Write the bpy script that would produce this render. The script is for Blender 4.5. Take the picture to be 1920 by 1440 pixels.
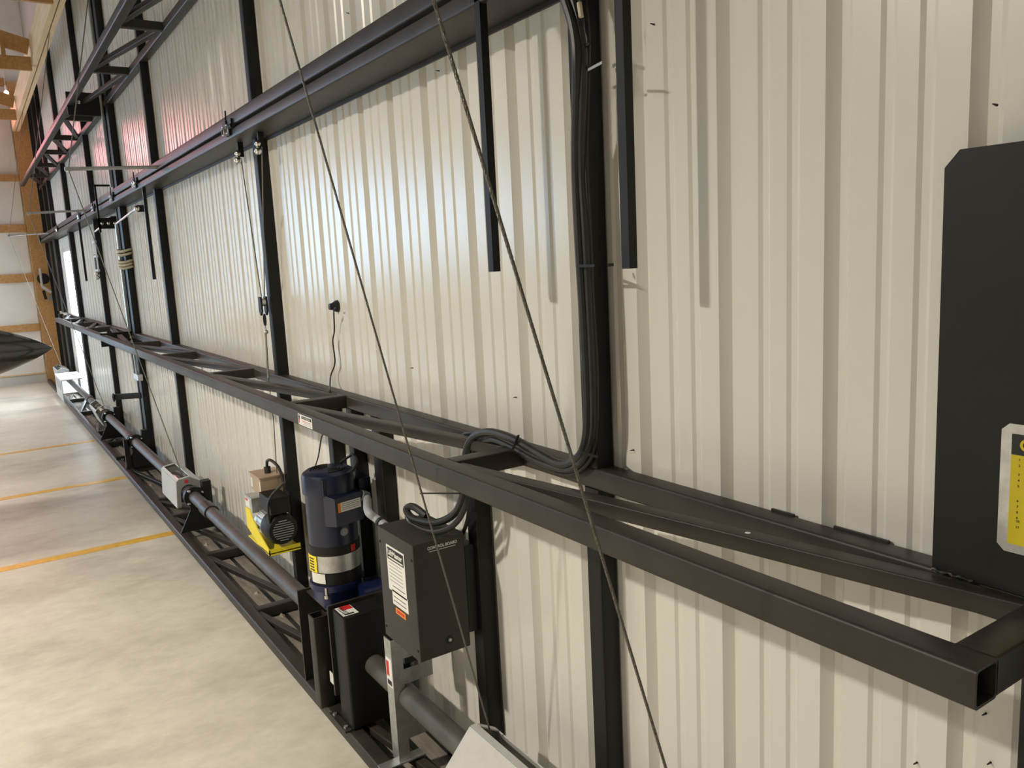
import bpy, bmesh, math, random
from mathutils import Vector, Matrix

for o in list(bpy.data.objects):
    bpy.data.objects.remove(o, do_unlink=True)
scene = bpy.context.scene
COL = scene.collection
random.seed(7)

# ------------------------------------------------------------------ camera
CAM = Vector((0.845154, -1.1836, 1.625))
PITCH, YAW, ROLL, FPX = 1.414522, 0.989612, -0.051081, 1524.02
RM = (Matrix.Rotation(YAW, 3, 'Z') @ Matrix.Rotation(PITCH, 3, 'X') @ Matrix.Rotation(ROLL, 3, 'Z'))
cd = bpy.data.cameras.new('camera')
cam = bpy.data.objects.new('camera', cd); COL.objects.link(cam)
cam.matrix_world = Matrix.Translation(CAM) @ RM.to_4x4()
cd.sensor_fit = 'HORIZONTAL'; cd.sensor_width = 36.0; cd.lens = FPX / 1920 * 36.0
cd.clip_start = 0.02; cd.clip_end = 200
scene.camera = cam

# ------------------------------------------------------------------ world and light
w = bpy.data.worlds.new('world'); scene.world = w; w.use_nodes = True
bg = w.node_tree.nodes['Background']
bg.inputs[0].default_value = (0.80, 0.90, 1.0, 1); bg.inputs[1].default_value = 13.0

def area(name, loc, rot, sx, sy, power, col, spread=None):
    l = bpy.data.lights.new(name, 'AREA'); l.shape = 'RECTANGLE'; l.size = sx; l.size_y = sy
    l.energy = power; l.color = col
    if spread: l.spread = spread
    o = bpy.data.objects.new(name, l); COL.objects.link(o); o.location = loc; o.rotation_euler = rot
    return o
WARM = (1.0, 0.915, 0.785)
# added area light standing in for daylight at an invented end wall doorway
area('doorway_daylight', (-14.0, -6.85, 1.65), (0, math.radians(-90), 0), 3.2, 6.5, 300, (0.46, 0.72, 1.0))

scene.view_settings.view_transform = 'Standard'
scene.view_settings.look = 'None'
scene.view_settings.gamma = 1.0
scene.view_settings.use_curve_mapping = False
scene.view_settings.exposure = 0.30

# ------------------------------------------------------------------ pixel -> place
def ray(px, py):
    return RM @ Vector(((px - 960) / FPX, -(py - 720) / FPX, -1.0))
def at_y(px, py, y):
    d = ray(px, py); return CAM + d * ((y - CAM.y) / d.y)
def at_x(px, py, x):
    d = ray(px, py); return CAM + d * ((x - CAM.x) / d.x)
def at_z(px, py, z):
    d = ray(px, py); return CAM + d * ((z - CAM.z) / d.z)

# ------------------------------------------------------------------ materials
def mat(name, col, rough=0.5, metal=0.0, noise=0.0, nscale=8.0, bump=0.0, bscale=60.0, spec=0.5, emit=None, estr=0.0, stretch=None, col2=None, coat=0.0):
    m = bpy.data.materials.new(name); m.use_nodes = True
    nt = m.node_tree; b = nt.nodes['Principled BSDF']
    b.inputs['Base Color'].default_value = (*col, 1)
    b.inputs['Roughness'].default_value = rough
    b.inputs['Metallic'].default_value = metal
    b.inputs['Specular IOR Level'].default_value = spec
    if coat: b.inputs['Coat Weight'].default_value = coat; b.inputs['Coat Roughness'].default_value = 0.08
    if emit:
        b.inputs['Emission Color'].default_value = (*emit, 1); b.inputs['Emission Strength'].default_value = estr
    if noise or bump:
        tc = nt.nodes.new('ShaderNodeTexCoord'); mp = nt.nodes.new('ShaderNodeMapping')
        nt.links.new(tc.outputs['Object'], mp.inputs[0])
        if stretch: mp.inputs['Scale'].default_value = stretch
    if noise:
        n = nt.nodes.new('ShaderNodeTexNoise'); n.inputs['Scale'].default_value = nscale; n.inputs['Detail'].default_value = 6
        n.inputs['Roughness'].default_value = 0.6
        nt.links.new(mp.outputs[0], n.inputs['Vector'])
        r = nt.nodes.new('ShaderNodeValToRGB')
        c2 = col2 or tuple(min(1, c * (1 + noise)) for c in col)
        c1 = tuple(c * (1 - noise) for c in col) if not col2 else col
        r.color_ramp.elements[0].position = 0.3; r.color_ramp.elements[1].position = 0.7
        r.color_ramp.elements[0].color = (*c1, 1); r.color_ramp.elements[1].color = (*c2, 1)
        nt.links.new(n.outputs['Fac'], r.inputs[0]); nt.links.new(r.outputs[0], b.inputs['Base Color'])
    if bump:
        n2 = nt.nodes.new('ShaderNodeTexNoise'); n2.inputs['Scale'].default_value = bscale; n2.inputs['Detail'].default_value = 4
        nt.links.new(mp.outputs[0], n2.inputs['Vector'])
        bp = nt.nodes.new('ShaderNodeBump'); bp.inputs['Strength'].default_value = bump; bp.inputs['Distance'].default_value = 0.01
        nt.links.new(n2.outputs['Fac'], bp.inputs['Height']); nt.links.new(bp.outputs[0], b.inputs['Normal'])
    return m

M = {}
M['siding'] = mat('white_painted_sheet', (0.70, 0.685, 0.63), 0.25)
M['steel'] = mat('dark_bronze_steel', (0.032, 0.0262, 0.0215), 0.45, noise=0.3, nscale=7, bump=0.02, bscale=90, spec=0.33)
M['steel_post'] = mat('black_painted_steel', (0.008, 0.0075, 0.0065), 0.5, noise=0.2, nscale=6, spec=0.35)
M['black'] = mat('black_enamel', (0.007, 0.0068, 0.006), 0.5, noise=0.2, nscale=6, spec=0.35)
M['box_bronze'] = mat('dark_grey_enamel', (0.030, 0.028, 0.022), 0.55, noise=0.12, nscale=14)
M['rubber'] = mat('black_rubber', (0.016, 0.016, 0.015), 0.42, noise=0.3, nscale=40)
M['cable'] = mat('steel_wire_rope', (0.20, 0.19, 0.17), 0.45, metal=0.7, bump=0.6, bscale=160)
M['galv'] = mat('galvanized_steel', (0.55, 0.56, 0.55), 0.38, metal=0.85, noise=0.18, nscale=30)
M['chrome'] = mat('bright_zinc', (0.75, 0.74, 0.70), 0.22, metal=1.0)
M['grey_paint'] = mat('light_grey_paint', (0.52, 0.52, 0.50), 0.45, noise=0.05, nscale=30, bump=0.05, bscale=200)
M['grey_dark'] = mat('mid_grey_paint', (0.22, 0.225, 0.22), 0.45, noise=0.05, nscale=30)
M['pipe'] = mat('grey_shaft_steel', (0.075, 0.069, 0.062), 0.5, metal=0.1, noise=0.25, nscale=12)
M['navy'] = mat('navy_motor_paint', (0.008, 0.013, 0.036), 0.33, noise=0.1, nscale=12)
M['blue'] = mat('blue_gear_paint', (0.005, 0.010, 0.055), 0.35, noise=0.15, nscale=12)
M['yellow'] = mat('yellow_paint', (0.85, 0.70, 0.02), 0.45)
M['sign_yellow'] = mat('sign_yellow', (0.62, 0.50, 0.01), 0.5)
M['line_yellow'] = mat('floor_line_yellow', (0.74, 0.42, 0.03), 0.35, noise=0.15, nscale=20)
M['white'] = mat('white_label', (0.78, 0.78, 0.74), 0.5)
M['orange'] = mat('orange_label', (0.80, 0.25, 0.02), 0.5)
M['red'] = mat('red_label', (0.55, 0.02, 0.02), 0.45)
M['ink'] = mat('black_ink', (0.015, 0.015, 0.015), 0.6)
M['ink_grey'] = mat('grey_ink', (0.35, 0.35, 0.34), 0.6)
M['card'] = mat('tan_painted_box', (0.42, 0.31, 0.21), 0.5, noise=0.08, nscale=20)
M['conduit'] = mat('grey_conduit', (0.36, 0.37, 0.40), 0.5)
M['wood'] = mat('pine_lumber', (0.40, 0.20, 0.06), 0.6, noise=0.3, nscale=5, stretch=(0.6, 6, 6), col2=(0.56, 0.32, 0.12))
M['wood_pale'] = mat('pale_pine_lumber', (0.62, 0.42, 0.22), 0.6, noise=0.3, nscale=4, stretch=(0.5, 5, 5), col2=(0.76, 0.58, 0.36))
M['insul'] = mat('white_insulation_sheet', (0.74, 0.72, 0.68), 0.35, noise=0.06, nscale=3, bump=0.5, bscale=4)
M['roof'] = mat('roof_sheet', (0.42, 0.42, 0.42), 0.5)
M['inner'] = mat('inner_wall_sheet', (0.45, 0.43, 0.39), 0.5)
M['sill'] = mat('dirty_sill_concrete', (0.22, 0.195, 0.16), 0.8, noise=0.4, nscale=6, stretch=(1, 5, 1))
M['apron'] = mat('asphalt_apron', (0.16, 0.17, 0.18), 0.8, noise=0.2, nscale=4)
M['neighbour'] = mat('blue_grey_sheet', (0.10, 0.15, 0.20), 0.6)
M['rope'] = mat('pale_rope', (0.55, 0.50, 0.36), 0.8, noise=0.2, nscale=60)
M['fuselage'] = mat('dark_gloss_fuselage', (0.045, 0.042, 0.036), 0.10, noise=0.2, nscale=3, coat=0.5)
M['tyre'] = mat('tyre_rubber', (0.02, 0.02, 0.02), 0.8)
M['rust'] = mat('rubble_concrete', (0.36, 0.30, 0.24), 0.9, noise=0.35, nscale=30, bump=0.6, bscale=60)

def concrete():
    m = bpy.data.materials.new('sealed_concrete'); m.use_nodes = True
    nt = m.node_tree; b = nt.nodes['Principled BSDF']
    b.inputs['Specular IOR Level'].default_value = 0.18
    tc = nt.nodes.new('ShaderNodeTexCoord')
    mp = nt.nodes.new('ShaderNodeMapping'); mp.inputs['Scale'].default_value = (1.0, 0.6, 1)
    nt.links.new(tc.outputs['Object'], mp.inputs[0])
    n1 = nt.nodes.new('ShaderNodeTexNoise'); n1.inputs['Scale'].default_value = 1.3; n1.inputs['Detail'].default_value = 8; n1.inputs['Roughness'].default_value = 0.65
    n2 = nt.nodes.new('ShaderNodeTexNoise'); n2.inputs['Scale'].default_value = 16; n2.inputs['Detail'].default_value = 8; n2.inputs['Roughness'].default_value = 0.7
    for n in (n1, n2): nt.links.new(mp.outputs[0], n.inputs['Vector'])
    r1 = nt.nodes.new('ShaderNodeValToRGB')
    r1.color_ramp.elements[0].position = 0.32; r1.color_ramp.elements[0].color = (0.46, 0.42, 0.35, 1)
    r1.color_ramp.elements[1].position = 0.68; r1.color_ramp.elements[1].color = (0.74, 0.70, 0.60, 1)
    e = r1.color_ramp.elements.new(0.5); e.color = (0.66, 0.62, 0.52, 1)
    r2 = nt.nodes.new('ShaderNodeValToRGB')
    r2.color_ramp.elements[0].position = 0.3; r2.color_ramp.elements[0].color = (0.86, 0.86, 0.86, 1)
    r2.color_ramp.elements[1].position = 0.65; r2.color_ramp.elements[1].color = (1.03, 1.03, 1.03, 1)
    mx = nt.nodes.new('ShaderNodeMix'); mx.data_type = 'RGBA'; mx.blend_type = 'MULTIPLY'; mx.inputs[0].default_value = 1
    nt.links.new(n1.outputs['Fac'], r1.inputs[0]); nt.links.new(n2.outputs['Fac'], r2.inputs[0])
    nt.links.new(r1.outputs[0], mx.inputs[6]); nt.links.new(r2.outputs[0], mx.inputs[7])
    nt.links.new(mx.outputs[2], b.inputs['Base Color'])
    mr = nt.nodes.new('ShaderNodeMapRange'); mr.inputs[3].default_value = 0.26; mr.inputs[4].default_value = 0.48
    nt.links.new(n2.outputs['Fac'], mr.inputs[0]); nt.links.new(mr.outputs[0], b.inputs['Roughness'])
    bp = nt.nodes.new('ShaderNodeBump'); bp.inputs['Strength'].default_value = 0.06; bp.inputs['Distance'].default_value = 0.02
    nt.links.new(n2.outputs['Fac'], bp.inputs['Height']); nt.links.new(bp.outputs[0], b.inputs['Normal'])
    return m
M['concrete'] = concrete()

def glass():
    m = bpy.data.materials.new('window_glass'); m.use_nodes = True
    nt = m.node_tree; nt.nodes.clear()
    o = nt.nodes.new('ShaderNodeOutputMaterial'); t = nt.nodes.new('ShaderNodeBsdfTransparent')
    g = nt.nodes.new('ShaderNodeBsdfGlossy'); g.inputs['Roughness'].default_value = 0.05
    x = nt.nodes.new('ShaderNodeMixShader'); x.inputs[0].default_value = 0.06
    nt.links.new(t.outputs[0], x.inputs[1]); nt.links.new(g.outputs[0], x.inputs[2]); nt.links.new(x.outputs[0], o.inputs[0])
    return m
M['glass'] = glass()

# ------------------------------------------------------------------ mesh builder (world coordinates)
class MB:
    def __init__(s): s.v = []; s.f = []; s.smooth = False
    def add(s, vs, fs):
        n = len(s.v); s.v += [Vector(p) for p in vs]; s.f += [tuple(i + n for i in q) for q in fs]; return s
    def box(s, x0, x1, y0, y1, z0, z1):
        if x0 > x1: x0, x1 = x1, x0
        if y0 > y1: y0, y1 = y1, y0
        if z0 > z1: z0, z1 = z1, z0
        return s.add([(x0,y0,z0),(x1,y0,z0),(x1,y1,z0),(x0,y1,z0),(x0,y0,z1),(x1,y0,z1),(x1,y1,z1),(x0,y1,z1)],
                     [(0,3,2,1),(4,5,6,7),(0,1,5,4),(1,2,6,5),(2,3,7,6),(3,0,4,7)])
    def frame(s, p0, p1, up):
        d = (Vector(p1) - Vector(p0)); d.normalize()
        u = Vector(up); r = d.cross(u)
        if r.length < 1e-5: r = d.cross(Vector((1, 0, 0)))
        r.normalize(); u = r.cross(d); u.normalize()
        return d, r, u
    def loft(s, rings, cap=True):
        n = len(rings[0]); b = len(s.v)
        for rg in rings: s.v += [Vector(p) for p in rg]
        for k in range(len(rings) - 1):
            for i in range(n):
                j = (i + 1) % n
                s.f.append((b + k*n + i, b + k*n + j, b + (k+1)*n + j, b + (k+1)*n + i))
        if cap:
            s.f.append(tuple(b + i for i in reversed(range(n))))
            s.f.append(tuple(b + (len(rings)-1)*n + i for i in range(n)))
        return s
    def bar(s, p0, p1, wd, ht, up=(0, 0, 1), ch=0.004, hollow=0.0):
        p0 = Vector(p0); p1 = Vector(p1); d, r, u = s.frame(p0, p1, up)
        a, b = wd / 2, ht / 2
        if ch >= 0.0025: s.smooth = True
        def ring(c, a, b, k):
            if k < 0.0025:
                return [c + r*x + u*y for x, y in ((-a+k,-b),(a-k,-b),(a,-b+k),(a,b-k),(a-k,b),(-a+k,b),(-a,b-k),(-a,-b+k))]
            pts = []
            for sx, sy, a0 in ((1, -1, -90), (1, 1, 0), (-1, 1, 90), (-1, -1, 180)):
                for q in (0, 30, 60, 90):
                    t = math.radians(a0 + q)
                    pts.append(c + r*(sx*(a-k) + k*math.cos(t)) + u*(sy*(b-k) + k*math.sin(t)))
            return pts
        if not hollow:
            return s.loft([ring(p0, a, b, ch), ring(p1, a, b, ch)])
        t = hollow
        i0, i1 = ring(p0 + d*0.06, a-t, b-t, ch*.8), ring(p1 - d*0.06, a-t, b-t, ch*.8)
        j0, j1 = ring(p0, a-t, b-t, ch*.8), ring(p1, a-t, b-t, ch*.8)
        return s.loft([i0, j0, ring(p0, a, b, ch), ring(p1, a, b, ch), j1, i1])
    def tube(s, pts, rad, n=10, closed=False):
        pts = [Vector(p) for p in pts]; s.smooth = True
        rings = []; m = len(pts); prev = None
        for i, p in enumerate(pts):
            if closed: t = pts[(i+1) % m] - pts[i-1]
            else: t = pts[min(i+1, m-1)] - pts[max(i-1, 0)]
            t.normalize()
            if prev is None:
                a = Vector((0, 0, 1)) if abs(t.z) < 0.9 else Vector((1, 0, 0))
                r = t.cross(a).normalized()
            else:
                r = prev - t * prev.dot(t); r.normalize()
            prev = r; q = t.cross(r)
            rr = rad[i] if isinstance(rad, (list, tuple)) else rad
            rings.append([p + (r*math.cos(2*math.pi*k/n) + q*math.sin(2*math.pi*k/n)) * rr for k in range(n)])
        if closed: rings.append(rings[0]); return s.loft(rings, False)
        return s.loft(rings)
    def cyl(s, p0, p1, r, n=20, r2=None):
        return s.tube([p0, p1], [r, r if r2 is None else r2], n)
    def lathe(s, base, axis, prof, n=28):
        # prof: (distance along axis, radius)
        base = Vector(base); ax = Vector(axis).normalized()
        a = Vector((0, 0, 1)) if abs(ax.z) < 0.9 else Vector((1, 0, 0))
        r = ax.cross(a).normalized(); q = ax.cross(r); s.smooth = True
        return s.loft([[base + ax*h + (r*math.cos(2*math.pi*k/n) + q*math.sin(2*math.pi*k/n))*max(rad, 1e-4) for k in range(n)] for h, rad in prof])
    def prism(s, poly, axis, a, b):
        # poly: 2-D points in the two other axes, in cyclic order x,y,z
        def p3(u, v, c):
            return {'x': (c, u, v), 'y': (u, c, v), 'z': (u, v, c)}[axis]
        return s.loft([[p3(u, v, a) for u, v in poly], [p3(u, v, b) for u, v in poly]])
    def sphere(s, c, r, n=12, m=8):
        s.lathe(Vector(c) - Vector((0, 0, r)), (0, 0, 1), [(r - r*math.cos(math.pi*k/m), r*math.sin(math.pi*k/m)) for k in range(m+1)], n); return s
    def build(s, name, material, parent=None, origin=None):
        off = Vector(origin) if origin is not None else (WORLD[parent.name] if parent else Vector((0, 0, 0)))
        me = bpy.data.meshes.new(name)
        me.from_pydata([tuple(p - off) for p in s.v], [], s.f); me.update()
        bm = bmesh.new(); bm.from_mesh(me); bmesh.ops.recalc_face_normals(bm, faces=bm.faces); bm.to_mesh(me); bm.free()
        if s.smooth:
            me.polygons.foreach_set('use_smooth', [True] * len(me.polygons)); me.set_sharp_from_angle(angle=0.6)
        me.materials.append(M[material] if isinstance(material, str) else material)
        o = bpy.data.objects.new(name, me); COL.objects.link(o)
        if parent:
            o.parent = parent; o.location = off - WORLD[parent.name]
        else: o.location = off
        WORLD[o.name] = off
        return o
WORLD = {}
def empty(name, loc, label=None, cat=None, group=None):
    o = bpy.data.objects.new(name, None); COL.objects.link(o); o.location = loc; o.empty_display_size = 0.1
    WORLD[o.name] = Vector(loc)
    if label: tag(o, label, cat, group)
    return o
def tag(o, label=None, cat=None, group=None, kind=None):
    if label: o['label'] = label
    if cat: o['category'] = cat
    if group: o['group'] = group
    if kind: o['kind'] = kind
    return o
def inst(src, delta, parent=None):
    """another object with the same mesh, moved by delta"""
    o = bpy.data.objects.new(src.name.split('.')[0], src.data); COL.objects.link(o)
    p = parent or src.parent
    world = WORLD[src.name] + Vector(delta)
    if p: o.parent = p; o.location = world - WORLD[p.name]
    else: o.location = world
    WORLD[o.name] = world
    return o
def text(body, size, mname, parent, pos, xdir, updir, name='lettering', align='LEFT', bold=0.0, squeeze=1.0):
    c = bpy.data.curves.new(name, 'FONT'); c.body = body; c.size = size; c.align_x = align; c.align_y = 'CENTER'
    c.offset = bold; c.extrude = 0.0003
    t = bpy.data.objects.new(name, c)
    me = bpy.data.meshes.new_from_object(t); bpy.data.objects.remove(t); bpy.data.curves.remove(c)
    x = Vector(xdir).normalized(); u = Vector(updir); u = (u - x*u.dot(x)).normalized(); nrm = x.cross(u)
    off = WORLD[parent.name]
    for v in me.vertices:
        v.co = Vector(pos) + x*v.co.x*squeeze + u*v.co.y + nrm*v.co.z - off
    me.materials.clear(); me.materials.append(M[mname])
    o = bpy.data.objects.new(name, me); COL.objects.link(o); o.parent = parent
    WORLD[o.name] = off.copy()
    return o
def smooth_path(pts, sub=6):
    pts = [Vector(p) for p in pts]; out = []
    for i in range(len(pts) - 1):
        p0 = pts[max(i-1, 0)]; p1 = pts[i]; p2 = pts[i+1]; p3 = pts[min(i+2, len(pts)-1)]
        for k in range(sub):
            t = k / sub
            out.append(0.5*((2*p1) + (p2-p0)*t + (2*p0-5*p1+4*p2-p3)*t*t + (3*p1-p0-3*p2+p3)*t**3))
    out.append(pts[-1]); return out

# ================================================================== ROOM
XE, XR, YB, ZC = -14.1, 4.2, -13.0, 6.2
fl = MB().box(XE - 0.3, XR, YB, 0.9, -0.2, 0.0).build('floor', 'concrete', origin=(0, 0, 0)); tag(fl, kind='structure')
for (a, b, t) in ((-4.547, -4.571, 0.085), (-6.344, -6.382, 0.085), (-8.235, -8.20, 0.085)):
    MB().box(a - t/2 + 0.04, a + t/2 + 0.04, -9.0, -0.02 if a > -5 else -0.30, 0.0, 0.0015).build('floor_line', 'line_yellow', fl)
# a saw cut and the broken slab edge under the door
jm = MB()
MB().box(-13.9, 0.7, -0.135, -0.115, 0.0, 0.004).build('slab_edge_joint', 'rubber', fl)
MB().box(-13.9, 0.7, -0.246, -0.055, 0.0, 0.0025).build('dirty_sill_strip', 'sill', fl)
jm = MB()
for k in range(46):
    x = -13.5 + k * 0.305 + random.uniform(-.1, .1); y = random.uniform(-0.19, -0.10); r = random.uniform(0.008, 0.022)
    jm.add([(x + r*random.uniform(.6, 2.4)*math.cos(a), y + r*math.sin(a)*random.uniform(.6, 1.1), 0.0) for a in (0, 1.2, 2.4, 3.6, 4.8)] + [(x, y, r*0.8)],
           [(0, 1, 5), (1, 2, 5), (2, 3, 5), (3, 4, 5), (4, 0, 5), (4, 3, 2, 1, 0)])
o = jm.build('slab_rubble', 'rust', fl); tag(o, kind='stuff')

# apron outside, and a made-up blue-grey wall that dims the sky in the doorway
tag(MB().box(-30.0, XE - 0.3, -40.0, 20.0, -0.25, -0.03).build('ground_outside', 'apron'), kind='structure')
tag(MB().box(-19.6, -19.0, -40.0, -2.0, -0.03, 9.0).build('wall_outside', 'neighbour'), kind='structure')
# wall that closes the building beside and above the door
wf = MB(); wf.box(0.62, XR, 0.02, 0.12, 0, ZC); wf.box(XE - .1, 0.62, 0.03, 0.14, 4.465, ZC); wf.box(XE - .1, -14.0, 0.03, 0.13, 0, 4.48)
tag(wf.build('wall_front', 'inner'), kind='structure')
tag(MB().box(-14.0, -13.97, -0.07, 0.02, 0, 4.48).box(-13.97, -13.955, -0.07, -0.0, 0, 4.48).build('trim_1', 'steel_post'), kind='structure')
tag(MB().box(XE, XR, YB - 0.1, YB, 0, ZC).build('wall_back', 'inner'), kind='structure')
tag(MB().box(XR, XR + 0.1, YB, 0.1, 0, ZC).build('wall_right', 'inner'), kind='structure')
tag(MB().box(XE, XR, YB, 0.14, ZC, ZC + 0.1).build('ceiling', 'roof'), kind='structure')
# end wall with an unseen doorway, added to let daylight in (y -10.2 .. -3.5, up to 3.3 m)
we = MB(); we.box(XE - 0.1, XE, -3.5, 0.028, 0, ZC); we.box(XE - 0.1, XE, YB, -10.2, 0, ZC); we.box(XE - 0.1, XE, -10.2, -3.5, 3.3, ZC)
wend = we.build('wall_end', 'insul', origin=(0, 0, 0)); tag(wend, kind='structure')
gz = ((0.83, 0.945), (1.60, 1.73), (2.37, 2.49), (3.145, 3.245))
for z0, z1 in gz + ((4.55, 4.67),):
    g = MB().box(XE, XE + 0.04, -3.45, -0.29, z0, z1).build('girt', 'wood', wend)
MB().box(XE, XE + 0.02, -3.45, -0.29, 0.0, 0.14).build('skirt_board', 'grey_paint', wend)
MB().box(XE, XE + 0.03, -3.45, -0.29, 0.145, 0.165).build('base_rail', 'wood_pale', wend)
# draped insulation folds between the girts
for k, (za, zb) in enumerate(((0.16, 0.83), (0.945, 1.60), (1.73, 2.37), (2.49, 3.145), (3.245, 4.55))):
    m = MB(); m.smooth = True; NY, NZ = 22, 9
    vs = []; fs = []
    for i in range(NZ + 1):
        for j in range(NY + 1):
            t = i / NZ; u = j / NY
            y = -3.4 + u*3.1; z = za + t*(zb - za)
            vs.append((XE + 0.004 + 0.028*math.sin(math.pi*t)*(0.6 + 0.4*math.sin(u*31 + k*2 + t*4)), y, z))
    for i in range(NZ):
        for j in range(NY):
            a = i*(NY+1) + j; fs.append((a, a+1, a+NY+2, a+NY+1))
    m.add(vs, fs); m.build('insulation_sheet', 'insul', wend)

# corner post and header and roof trusses
cp = MB().box(XE + 0.002, XE + 0.15, -0.285, -0.075, 0, 4.6).build('corner_post', 'wood'); tag(cp, 'tall square pine corner post where the end wall meets the big door', 'post')
for k, (y0, y1) in enumerate(((-0.245, -0.205), (-0.30, -0.255))):
    hb = MB().box(XE + 0.16, XR - .05, y0, y1, 3.87, 4.16).build('header_beam', 'wood_pale')
    tag(hb, ('pale pine header board close behind the door top' if k == 0 else 'pale pine header board on the room side under the truss ends'), 'beam')
text('A', 0.13, 'ink_grey', hb, (-9.3, -0.3005, 3.97), (1, 0, 0), (0, 0, 1), name='lumber_stamp')
for k, tx in enumerate((-12.6, -9.46, -6.95, -4.3, -1.6, 1.1)):
    t = empty('roof_truss', (tx, -0.3, 3.82), ['pine roof truss nearest the insulated end wall', 'pine roof truss second from the end wall', 'pine roof truss third from the end wall', 'pine roof truss fourth from the end wall', 'pine roof truss fifth from the end wall', 'pine roof truss sixth from the end wall'][k], 'truss', 'pine roof trusses')
    wm = 'wood'
    MB().box(tx - 0.02, tx + 0.02, -12.8, -0.305, 3.82, 3.96).build('bottom_chord', wm, t)
    MB().bar((tx, -0.31, 4.06), (tx, -6.5, 5.75), 0.04, 0.16, ch=0.002).build('top_chord', wm, t)
    MB().bar((tx, -12.8, 4.06), (tx, -6.5, 5.75), 0.04, 0.16, ch=0.002).build('top_chord', wm, t)
    for (ya, za, yb, zb) in ((-0.55, 3.95, -0.55, 4.1), (-1.5, 3.95, -2.4, 4.6), (-1.5, 3.95, -1.2, 4.25), (-4.0, 3.95, -3.0, 4.75), (-4.0, 3.95, -5.0, 5.3), (-6.5, 3.95, -6.5, 5.7), (-9, 3.95, -8, 5.3)):
        MB().bar((tx, ya, za), (tx, yb, zb), 0.04, 0.09, up=(1, 0, 0), ch=0.002).build('web', wm, t)

# ceiling lamps (their light stays with them)
def lamp(x, y, z, power, label):
    t = empty('high_bay_lamp', (x, y, z), label, 'lamp', 'ceiling lamps')
    m = MB(); m.lathe((x, y, z + 0.22), (0, 0, -1), [(0, 0.02), (0.03, 0.09), (0.10, 0.10), (0.12, 0.14), (0.215, 0.17), (0.22, 0.165), (0.205, 0.16), (0.17, 0.10), (0.165, 0.0)], 24)
    m.build('lamp_housing', 'grey_dark', t)
    d = MB().lathe((x, y, z + 0.03), (0, 0, -1), [(0, 0.0), (0, 0.14), (0.006, 0.13), (0.008, 0.0)], 24).build('lens', mat('lamp_lens', (1, 1, 1), 0.4, emit=WARM, estr=6), t)
    MB().cyl((x, y, z + 0.2), (x, y, ZC - 0.05 if abs(y) > 12 else z + 1.0), 0.01, 8).build('hanging_rod', 'galv', t)
    l = bpy.data.lights.new('lamp_light', 'AREA'); l.shape = 'DISK'; l.size = 0.24; l.energy = power; l.color = WARM; l.spread = math.radians(158)
    o = bpy.data.objects.new('lamp_light', l); COL.objects.link(o); o.parent = t; o.location = (0, 0, -0.005)
lamp(-1.85, -3.76, 3.63, 186, 'round grey high bay lamp hanging over the door drive motor')
lamp(-7.0, -4.2, 3.63, 85, 'round grey high bay lamp hanging over the door centre')
lamp(-12.0, -4.2, 3.63, 85, 'round grey high bay lamp hanging by the end wall')
lamp(2.4, -9.0, 3.63, 200, 'round grey high bay lamp hanging near the back right corner')  # unseen fill lamp, added to warm and brighten the right side of the door

# ================================================================== DOOR LEAVES
PITCHX = 0.2286
def profile(xa, xb):
    """points (x, y) of the ribbed sheet from xb down to xa (inside face, ribs pressed outwards)"""
    pts = []
    k0 = math.floor(-xb / PITCHX) - 1; k1 = math.ceil(-xa / PITCHX) + 1
    for k in range(k0, k1 + 1):
        g = -PITCHX * k
        pts += [(g + 0.046, 0.0), (g + 0.030, 0.019), (g + 0.016, 0.019), (g, 0.0)]
        for c in (g - 0.061, g - 0.122):
            pts += [(c + 0.013, 0.0), (c + 0.006, 0.0045), (c - 0.006, 0.0045), (c - 0.013, 0.0)]
    pts.sort(key=lambda p: -p[0])
    out = []
    def interp(x):
        for a, b in zip(pts, pts[1:]):
            if b[0] <= x <= a[0]:
                t = (a[0] - x) / (a[0] - b[0] + 1e-9); return a[1] + (b[1] - a[1]) * t
        return 0
    out.append((xb, interp(xb))); out += [p for p in pts if xa + 1e-4 < p[0] < xb - 1e-4]; out.append((xa, interp(xa)))
    return out
def siding(xa, xb, z0, z1, parent):
    pr = profile(xa, xb); m = MB(); n = len(pr)
    vs = [(x, y + 0.001, z0) for x, y in pr] + [(x, y + 0.001, z1) for x, y in pr]
    vs += [(x, y + 0.003, z0) for x, y in pr] + [(x, y + 0.003, z1) for x, y in pr]
    fs = []
    for i in range(n - 1):
        fs.append((i, i+1, n+i+1, n+i)); fs.append((2*n+i, 3*n+i, 3*n+i+1, 2*n+i+1))
        fs.append((i, 2*n+i, 2*n+i+1, i+1)); fs.append((n+i, n+i+1, 3*n+i+1, 3*n+i))
    fs.append((0, n, 3*n, 2*n)); fs.append((n-1, 3*n-1, 4*n-1, 2*n-1))
    m.add(vs, fs); return m.build('siding_sheet', 'siding', parent)

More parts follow.
